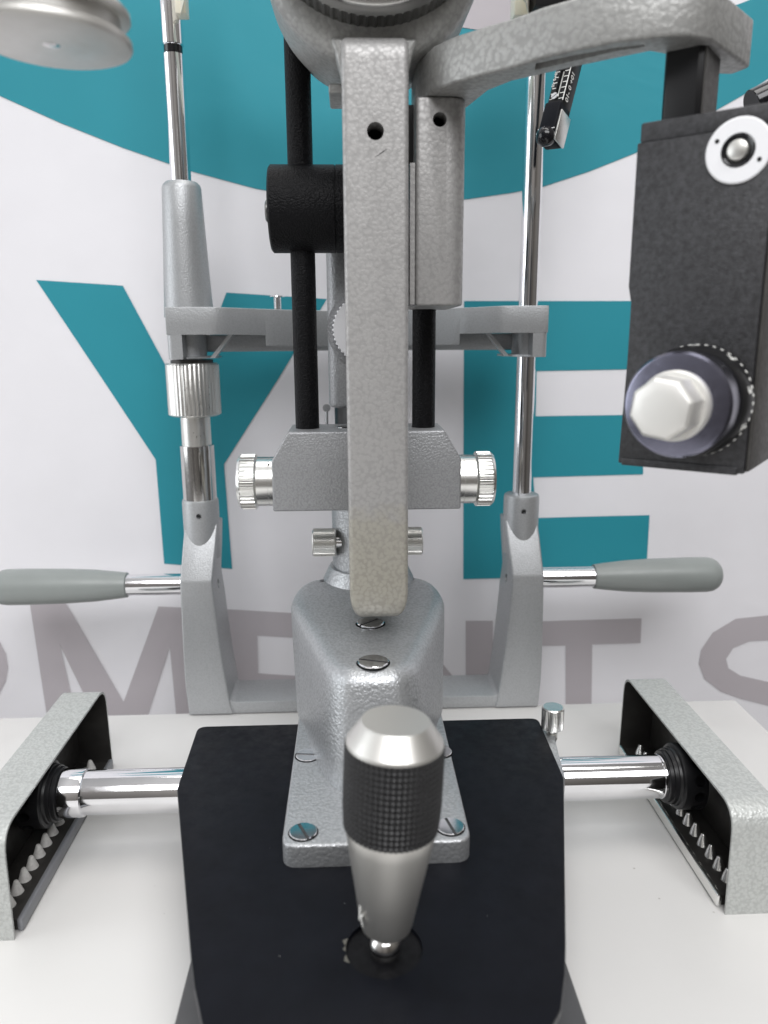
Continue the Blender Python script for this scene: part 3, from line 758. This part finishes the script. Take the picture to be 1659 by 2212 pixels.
bm = BM(); lathe(bm, J0, jd, [(0.0940*s, 0.0194), (0.0946*s, 0.0201), (0.0958*s, 0.0199), (0.1032*s, 0.0146), (0.1040*s, 0.0139), (0.1041*s, 0.0)], 64); obj('cap', bm, M['stick'], jo, sharp=24)
m_ = J0 + jd*0.0245*s
aa = radians(200); dn = Vector((cos(aa), sin(aa), 0)); dn = Vector((-0.93, -0.36, 0)).normalized()
tx = Vector((-dn.y, dn.x, 0)); 
text('engraving', 'k', 0.011, M['white_mark'], jb, m_ + dn*0.0131 - jd*0.002, -tx if (-tx).cross(jd).dot(dn) > 0 else tx, jd, 0.0001)

# ------------------------------------------------------------------ slit tower: column, cross block, black rods
tw = thing('slit_tower', 'grey column with hammertone cross block, side knobs and black rods rising from the pedestal', 'instrument column', (X0, 0.555, 0.141))
CYc = 0.562; XC = 0.0105
bm = BM(); lathe(bm, (XC, CYc, 0.1405), (0, 0, 1), [(-0.002, 0.0350), (0.0010, 0.0340), (0.0095, 0.0300), (0.0106, 0.0292), (0.0106, 0.0262), (0.0118, 0.0262), (0.0118, 0.0270), (0.060, 0.0270), (0.100, 0.0264)], 56); obj('column_base', bm, M['hammer_light'], tw)
bm = BM(); lathe(bm, (XC, CYc, 0.239), (0, 0, 1), [(0, 0.0235), (0.04, 0.0235)], 48); obj('column_neck', bm, M['black_satin'], tw)
bm = BM(); prism(bm, rounded([(XC-0.0268, 0.538), (XC+0.0268, 0.538), (XC+0.0268, 0.590), (XC-0.0268, 0.590)], 0.010, 6), XY, 0.2715, 0.3835); bevel(bm, 0.003, 3, 50); cu_ = obj('column_head', bm, M['hammer_block'], tw)
k_ = at(790, 711, Y=0.528)
bm = BM(); lathe(bm, (k_.x, 0.5400, k_.z), (0, -1, 0), [(0, 0.020), (0.003, 0.0255), (0.0035, 0.0262)], 64); obj('knob_seat', bm, M['hammer_block'], cu_)
bm = BM(); lathe(bm, (k_.x, 0.5365, k_.z), (0, -1, 0), [(0, 0.020), (0.0006, 0.0224, 0.05), (0.0075, 0.0224, 0.05), (0.0085, 0.0215, 0.0), (0.0086, 0.0)], teeth=44); obj('scalloped_knob', bm, M['white_ring'], tw)
# small knobs low on the column
lk = at(675, 1172, Y=0.548); rk = at(912, 1170, Y=0.548)
bm = BM(); rod(bm, (lk.x+0.012, 0.548, lk.z), (rk.x-0.006, 0.548, lk.z), 0.0044); obj('lock_shaft', bm, M['steel'], tw)
for s_, x in ((1, lk.x), (-1, rk.x)):
    bm = BM(); lathe(bm, (x, 0.548, lk.z), (s_, 0, 0), [(0, 0.0), (0.0, 0.0092), (0.0009, 0.0102), (0.0010, 0.0104, 0.06), (0.0165, 0.0104, 0.06), (0.0166, 0.0102), (0.0176, 0.0092), (0.0176, 0.0)], teeth=48); obj('lock_knob', bm, M['satin_alu'], tw)
# cross block
YK0, YK1 = 0.490, 0.534
poly = [(-0.0413, 0.2612), (0.0590, 0.2612), (0.0700, 0.2425), (0.0702, 0.2092), (-0.0526, 0.2092), (-0.0524, 0.2425)]
bm = BM(); prism(bm, rounded(poly, [0.002, 0.002, 0.005, 0.0, 0.0, 0.005], 5), XZ, YK0, YK1)
bevel(bm, 0.0014, 3, 50); blk = obj('cross_block', bm, M['hammer_block'], tw)
KZ, KY = 0.2255, 0.511
for side, xb in ((-1, -0.0524), (1, 0.0702)):
    ex = (-1 if side < 0 else 1)
    bm = BM(); lathe(bm, (xb-ex*0.002, KY, KZ), (ex, 0, 0), [(0, 0.0170), (0.0022, 0.0170), (0.0024, 0.0166), (0.0052, 0.0166), (0.0053, 0.0161), (0.0056, 0.0161), (0.0057, 0.0166), (0.0135, 0.0166)], 56)
    kb = obj('knob_barrel', bm, M['bright_alu'], tw)
    bm = BM(); lathe(bm, (xb+ex*0.0110, KY, KZ), (ex, 0, 0), [(0, 0.0160), (0.0016, 0.0186, 0), (0.0018, 0.0186, 0.07), (0.0108, 0.0186, 0.07), (0.0112, 0.0184, 0), (0.0130, 0.0168), (0.0131, 0)], teeth=36); obj('knob', bm, M['bright_alu'], tw)
    if side < 0:
        bm = BM(); c_ = Vector((xb-0.0030, KY-0.0163*0.62, KZ+0.0163*0.785)); lathe(bm, c_, (0, -0.62, 0.785), [(-0.0002, 0.0008), (0.00035, 0.0008)], 14); 
        d_ = Vector((-1, 0, 0)); p_ = c_ + Vector((0, -0.62, 0.785))*0.00022
        rod(bm, p_, p_ + d_*0.0028, 0.00022, ch=0.00005, seg=8); obj('index_mark', bm, M['hole'], kb)
bm = BM(); lathe(bm, at(748, 932, Y=0.512), (0, 0, 1), [(-0.002, 0.0065), (0.0028, 0.0065), (0.0034, 0.0058)], 28); obj('bolt_head', bm, M['steel'], tw)
# rods
RXL, RXR, RY = -0.0299, 0.0472, 0.511
bm = BM(); rod(bm, (RXL, RY, 0.2575), (RXL, RY, 0.545), 0.0078); obj('black_rod', bm, M['black_crackle'], tw)
bm = BM(); rod(bm, (RXR, RY, 0.2575), (RXR, RY, 0.400), 0.0076); obj('black_rod', bm, M['black_crackle'], tw)
bm = BM(); lathe(bm, (-0.0490, RY, 0.3975), (1, 0, 0), [(0, 0.0245), (0.0012, 0.0258), (0.0400, 0.0258), (0.0402, 0.0252), (0.0407, 0.0252), (0.0409, 0.0258), (0.062, 0.0258), (0.0625, 0.025)], 64); cl = obj('rod_clamp', bm, M['black_crackle'], tw)
bm = BM(); lathe(bm, (-0.0488, RY-0.004, 0.3960), (-1, 0, 0), [(0, 0.0066), (0.0022, 0.0066), (0.0030, 0.0056), (0.0030, 0)], 28); obj('clamp_bolt', bm, M['ring_metal'], cl)
# wire hook behind the column
hk = at(706, 905, Y=0.60)
bm = BM(); rod(bm, (hk.x, 0.60, hk.z-0.014), (hk.x, 0.60, hk.z+0.006), 0.0011); lathe(bm, (hk.x, 0.60, hk.z+0.0085), (0, -1, 0), [(-0.0008, 0.0018), (-0.0008, 0.0030), (0.0008, 0.0030), (0.0008, 0.0018)], 20); obj('wire_hook', bm, M['satin_grey'], tw)

# ------------------------------------------------------------------ microscope arm in front
ma = thing('microscope_arm', 'upright grey hammertone bar with yellowed lower end and round housing on top', 'instrument arm', (0.0141, 0.445, 0.157))
bx0, bx1 = -0.0031, 0.0313
prof = rounded([(0.430, 0.1550), (0.540, 0.1550), (0.540, 0.186), (0.459, 0.186), (0.459, 0.4700), (0.430, 0.4700)], [0.012, 0.004, 0.004, 0.012, 0.004, 0.013], 9)
bm = BM(); prism(bm, prof, YZ, bx0, bx1)
bevel(bm, 0.0034, 4, 50, lambda e: abs(e.verts[0].co.x-e.verts[1].co.x) < 1e-6)
for zc in (0.1556, 0.1564, 0.1580, 0.1605, 0.1640, 0.1680, 0.1730):
    bmesh.ops.bisect_plane(bm, geom=bm.verts[:]+bm.edges[:]+bm.faces[:], plane_co=(0, 0, zc), plane_no=(0, 0, 1))
xm = (bx0+bx1)/2
for v in bm.verts:
    if v.co.z < 0.1730:
        q = min(1.0, (0.1730-v.co.z)/0.0182); v.co.x = xm + (v.co.x-xm)*(1-0.0085*(1-sqrt(1-q*q))/((bx1-bx0)/2))
bar = obj('upright', bm, M['hammer_bar'], ma, sharp=50)
bm = BM(); xm = (bx0+bx1)/2
secs = []
for z, hw in ((0.4400, 0.0160), (0.4480, 0.0168), (0.4560, 0.0182), (0.4640, 0.0204), (0.4705, 0.0228)):
    secs.append([(xm-hw, 0.4405, z), (xm+hw, 0.4405, z), (xm+hw, 0.4560, z), (xm-hw, 0.4560, z)])
loft(bm, secs); bevel(bm, 0.0022, 3, 40); obj('head_gusset', bm, M['hammer_arm'], ma, sharp=50)
p = at(811, 283, Y=0.43); cb = BM(); lathe(cb, (p.x, 0.420, p.z), (0, 1, 0), [(0, 0.0044), (0.028, 0.0044)], 32); cut(bar, cb)
bm = BM(); lathe(bm, (p.x, 0.4455, p.z), (0, -1, 0), [(0, 0.0043), (0.0004, 0.0043)], 28); obj('bolt_hole', bm, M['hole'], bar)
a0 = at(822, 332, Y=0.4299); bm = BM()
prism(bm, [(a0.x-0.0030, a0.z-0.0018), (a0.x+0.0012, a0.z+0.0006), (a0.x+0.0034, a0.z+0.0024), (a0.x+0.0010, a0.z+0.0011)], XZ, 0.42985, 0.4302); obj('scratch', bm, M['flange_grey'], bar)
c = at(806, -143, Y=0.443)
bm = BM(); hr = 0.0590
prof = [(0.0, 0.0), (0.0, hr-0.012), (0.001, hr-0.007), (0.0032, hr-0.003), (0.007, hr-0.0006), (0.012, hr), (0.055, hr-0.0010), (0.072, hr-0.0030), (0.082, hr-0.0075), (0.088, hr-0.016), (0.088, 0)]
lathe(bm, (c.x, 0.443, c.z), (0, 1, 0), prof, 96); hd = obj('housing', bm, M['hammer_arm'], ma, sharp=40)
bm = BM(); e = at(726, 197, Y=0.475); box(bm, e.x-0.0040, 0.030, 0.468, 0.500, e.z-0.0028, e.z+0.0022); bevel(bm, 0.0012, 3, 50); obj('housing_lug', bm, M['hammer_arm'], ma)
bm = BM(); lathe(bm, (c.x, 0.4435, 0.5390), (0, -1, 0), [(0, 0.0622), (0.0005, 0.0630), (0.0006, 0.0632, 0.016), (0.0140, 0.0632, 0.016), (0.0145, 0.0628, 0), (0.0170, 0.0608), (0.0180, 0.058), (0.0180, 0.0)], teeth=88); kr = obj('knurled_ring', bm, M['ring_metal'], ma)
bm = BM(); lathe(bm, (c.x, 0.4256, 0.5390), (0, -1, 0), [(0, 0.0603), (0.0016, 0.0600), (0.0030, 0.0575), (0.0030, 0.0)], 96); obj('ring_face', bm, M['bright_alu'], ma)

# ------------------------------------------------------------------ side arm with the measuring box
sa = thing('side_arm', 'curved grey hammertone arm reaching out to the right over the charcoal drum box', 'instrument arm', (0.0499, 0.47, 0.337))
bm = BM(); prism(bm, rounded([(0.0362, 0.446), (0.0640, 0.446), (0.0640, 0.520), (0.0362, 0.520)], [0.003, 0.011, 0.008, 0.003], 7), XY, 0.3368, 0.4445)
bevel(bm, 0.0016, 3, 50); sb = obj('hinge_block', bm, M['hammer_hinge'], sa)
p = at(950, 258, Y=0.446); cb = BM(); lathe(cb, (p.x, 0.436, p.z), (0, 1, 0), [(0, 0.0037), (0.022, 0.0037)], 28); cut(sb, cb)
bm = BM(); lathe(bm, (p.x, 0.4575, p.z), (0, -1, 0), [(0, 0.0036), (0.0004, 0.0036)], 24); obj('bolt_hole', bm, M['hole'], sb)
bm = BM(); box(bm, 0.0333, 0.0360, 0.448, 0.500, 0.3376, 0.4120); obj('hinge_leaf', bm, M['hammer_hinge'], sa)
bm = BM(); box(bm, 0.0320, 0.0362, 0.462, 0.505, 0.405, 0.4445); obj('hinge_gap_shade', bm, M['black_satin'], sa)  # black sheet standing in for the shade in the gap beside the upright
KA = 1.1067
front = [(0.0340, 0.418), (0.0400, 0.396), (0.0482, 0.3838), (0.0616, 0.3708), (0.0709, 0.3628), (0.0811, 0.3510), (0.0918, 0.3419), (0.1068, 0.3320), (0.1232, 0.3262), (0.1340, 0.3265), (0.1438, 0.3306)]
tail = [(0.1745, 0.3610), (0.1710, 0.3700), (0.152, 0.369)]
back = [(0.1337, 0.3470), (0.1233, 0.3430), (0.0975, 0.3622), (0.0747, 0.3813), (0.0665, 0.3950), (0.0600, 0.425), (0.0580, 0.450), (0.034, 0.450)]
front, tail, back = [[(x*KA, y*KA) for x, y in q] for q in (front, tail, back)]
bm = BM(); prism(bm, front+tail+back, XY, 0.4447, 0.4660); bevel(bm, 0.0016, 3, 40); arm_o = obj('curved_arm', bm, M['hammer_arm'], sa, sharp=30)
rib = [(0.080, 0.3575), (0.0935, 0.3475), (0.1080, 0.3385), (0.1180, 0.3350), (0.1195, 0.3370), (0.1090, 0.3425), (0.0950, 0.3545), (0.0815, 0.3660)]
cb = BM(); prism(cb, [(x*KA, y*KA) for x, y in rib], XY, 0.435, 0.4500); cut(arm_o, cb)

tb = thing('measuring_box', 'charcoal measuring box with white ring and graduated drum, hanging below the curved arm at right', 'measuring device', (0.16, 0.33, 0.2648))
th_ = radians(38.6)
fx = Vector((cos(th_), -sin(th_), 0)); fn = Vector((-sin(th_), -cos(th_), 0)); fz = Vector((0, 0, 1))
FC = Vector((0.1746, 0.3320, 0.2589)); Wb, Hb, Db = 0.0575, 0.1536, 0.050
def bp(s, z, n=0.0): return FC + fx*s + fz*z + fn*n
def obox(bm, s0, s1, z0, z1, n0, n1, bv=0.0008):
    cc = [bm.verts.new(bp(s, z, n)) for s in (s0, s1) for z in (z0, z1) for n in (n0, n1)]
    for q in ((0, 1, 3, 2), (4, 6, 7, 5), (0, 4, 5, 1), (2, 3, 7, 6), (0, 2, 6, 4), (1, 5, 7, 3)): bm.faces.new([cc[i] for i in q])
    if bv: bevel(bm, bv, 2, 40)
    return bm
bm = BM()
polyb = [(-Wb, 0.0), (-0.0002, 0.0), (-0.0002, Hb-0.0085), (-Wb-0.0003, Hb-0.0085), (-Wb-0.0003, 0.083), (-Wb+0.0013, 0.076), (-Wb+0.0013, 0.050)]
prism(bm, polyb, lambda p, q, h: tuple(bp(p, q, h)), -Db, 0.0); bevel(bm, 0.0008, 2, 40)
bx = obj('case', bm, [M['box_grey']], tb)
bm = BM(); obox(bm, -Wb+0.0004, 0.0, Hb-0.0086, Hb, -Db, -0.0010, 0.0012); obj('case_lid', bm, M['box_grey'], tb)
bm = BM(); obox(bm, -Wb+0.002, -0.003, -0.0007, 0.0030, -0.004, 0.0006, 0.0004); obj('bottom_lip', bm, M['box_grey'], tb)
bm = BM(); obox(bm, -0.0001, 0.0016, 0.001, Hb-0.0005, -Db+0.001, -0.0016, 0.0006); obj('side_plate', bm, M['box_side'], tb)
# stalk up to the arm
bm = BM(); ps = Vector((0.1577, 0.3702, 0.0)); 
st = [ps + fx*a + fn*b for a, b in ((-0.0172, -0.001), (-0.0162, 0.001), (-0.002, 0.001), (0.0, -0.001), (0.0, -0.024), (-0.0172, -0.024))]
prism(bm, [(q.x, q.y) for q in st], XY, 0.405, 0.4455); bevel(bm, 0.001, 2, 60); stk = obj('stalk', bm, M['black_satin'], tb)
q0 = [ps + fx*a + fn*b for a, b in ((0.0001, -0.0015), (0.0010, -0.0015), (0.0010, -0.0238), (0.0001, -0.0238))]
bm = BM(); prism(bm, [(q.x, q.y) for q in q0], XY, 0.405, 0.4446); obj('stalk_side', bm, M['box_side'], stk)
# drum
def plane_hit(px, py, n=0.0):
    d = FWD + RT*((px-CX)/F) - UP*((py-CY)/F); q = bp(0, 0, n); t_ = (q-EYE).dot(fn)/d.dot(fn); return EYE + d*t_
DR = 0.0226
dc = bp(-0.0237, 0.0318)
bm = BM(); lathe(bm, dc, fn, [(0.010, 0.0205), (0.012, DR), (0.0285, DR), (0.0300, DR-0.0010), (0.0302, DR-0.0018), (0.0305, 0)], 96); dr = obj('drum', bm, M['anodised'], tb)
bm = BM(); lathe(bm, dc, fn, [(0.0002, 0.0235), (0.0006, 0.0250), (0.0105, 0.0247), (0.0140, 0.0235), (0.0145, 0.0205)], 96); sc_ = obj('scale_band', bm, M['black_satin'], dr)
a2, u2, v2 = basis(fn)
bm = BM()
for k in range(44):
    a = 2*pi*k/44; d_ = u2*cos(a)+v2*sin(a)
    lathe(bm, dc + fn*0.0026 + d_*0.0247, d_, [(0, 0.00082), (0.00055, 0.00082), (0.0006, 0.0006)], 8)
obj('graduations', bm, M['white_mark'], sc_)['kind'] = 'stuff'
right = fx
for k, (ch, ang) in enumerate((('4', 52), ('3', 14), ('2', -24), ('5', 90), ('1', -62))):
    a = radians(ang); d_ = fx*cos(a) + fz*sin(a); tg = -fx*sin(a) + fz*cos(a)
    q = dc + fn*0.0074 + d_*0.0249
    text('numeral', ch, 0.0085, M['white_mark'], sc_, q, -tg if (-tg).cross(-fn).dot(d_) > 0 else tg, -fn, 0.0001, 'CENTER', 0.0001)
bm = BM(); lathe(bm, dc, fn, [(0.0300, 0.0150), (0.0338, 0.0150), (0.0350, 0.0142), (0.0352, 0.0120)], 56); kn = obj('drum_knob', bm, M['matt_cap'], tb)
bm = BM(); lathe(bm, dc, fn, [(0.0345, 0.0134), (0.0500, 0.0132), (0.0520, 0.0118), (0.0527, 0.0070), (0.0528, 0)], 8, phase=0.25); bevel(bm, 0.0006, 2, 20); obj('hex_cap', bm, M['matt_cap'], kn, sharp=18)
# white ring
rc = plane_hit(1595, 325, 0.0005)
bm = BM(); lathe(bm, rc, fn, [(-0.0006, 0.0131), (0.0002, 0.0131), (0.0006, 0.0125), (0.0006, 0.0066), (0.0001, 0.0064)], 56); wr = obj('white_ring', bm, M['white_ring'], tb)
bm = BM(); lathe(bm, rc, fn, [(-0.0006, 0.0068), (0.0007, 0.0068), (0.0010, 0.0062), (0.0004, 0.0046)], 40); obj('bearing_ring', bm, M['black_gloss'], wr)
bm = BM(); lathe(bm, rc, fn, [(-0.0005, 0.0047), (0.0004, 0.0045), (0.0022, 0.0040), (0.0027, 0.0032), (0.0028, 0)], 32); obj('pivot_pin', bm, M['stick'], wr)
bm = BM()
for a in (radians(152), radians(-28)):
    d_ = fx*cos(a)+fz*sin(a); lathe(bm, rc + d_*0.0098, fn, [(0.0004, 0.0009), (0.0008, 0.0009)], 14)
obj('spanner_hole', bm, M['hole'], wr)
# small black lever end behind the box
q = at(1648, 212, Y=0.46)
bm = BM(); rod(bm, q + Vector((-0.006, 0, -0.004)), q + Vector((0.03, 0, 0.012)), 0.0085); lv = obj('black_lever', bm, M['black_gloss'])
tag(lv, 'glossy black lever end poking out behind the charcoal box at the right edge', 'lever')

# ------------------------------------------------------------------ grooved disc hanging in at the upper left
dcn = at(111, 98, Y=0.33)
gd = thing('grooved_disc', 'dull silver grooved disc hanging into view at the upper left corner', 'disc', tuple(dcn))
dr_ = 0.0298
bm = BM(); lathe(bm, dcn, (0.03, 0, 1), [(0, 0.0), (0, dr_-0.002), (0.0006, dr_-0.0006), (0.0016, dr_), (0.0034, dr_-0.0002), (0.0042, dr_-0.0012), (0.0044, dr_-0.0044), (0.0100, dr_-0.0044), (0.0102, dr_-0.0012), (0.0110, dr_-0.0004), (0.0130, dr_-0.0006), (0.0140, dr_-0.0016), (0.0142, 0.0)], 96); d0 = obj('pulley', bm, M['disc_metal'], gd)
bm = BM(); lathe(bm, dcn + Vector((0, 0, -0.0002)), (0.03, 0, 1), [(-0.0001, 0.0), (-0.0001, 0.0024), (0.0006, 0.0042)], 28); obj('centre_screw', bm, M['steel'], d0)
bm = BM(); rod(bm, dcn + Vector((0, 0, 0.013)), dcn + Vector((0.002, 0, 0.12)), 0.012); obj('spindle', bm, M['disc_metal'], gd)
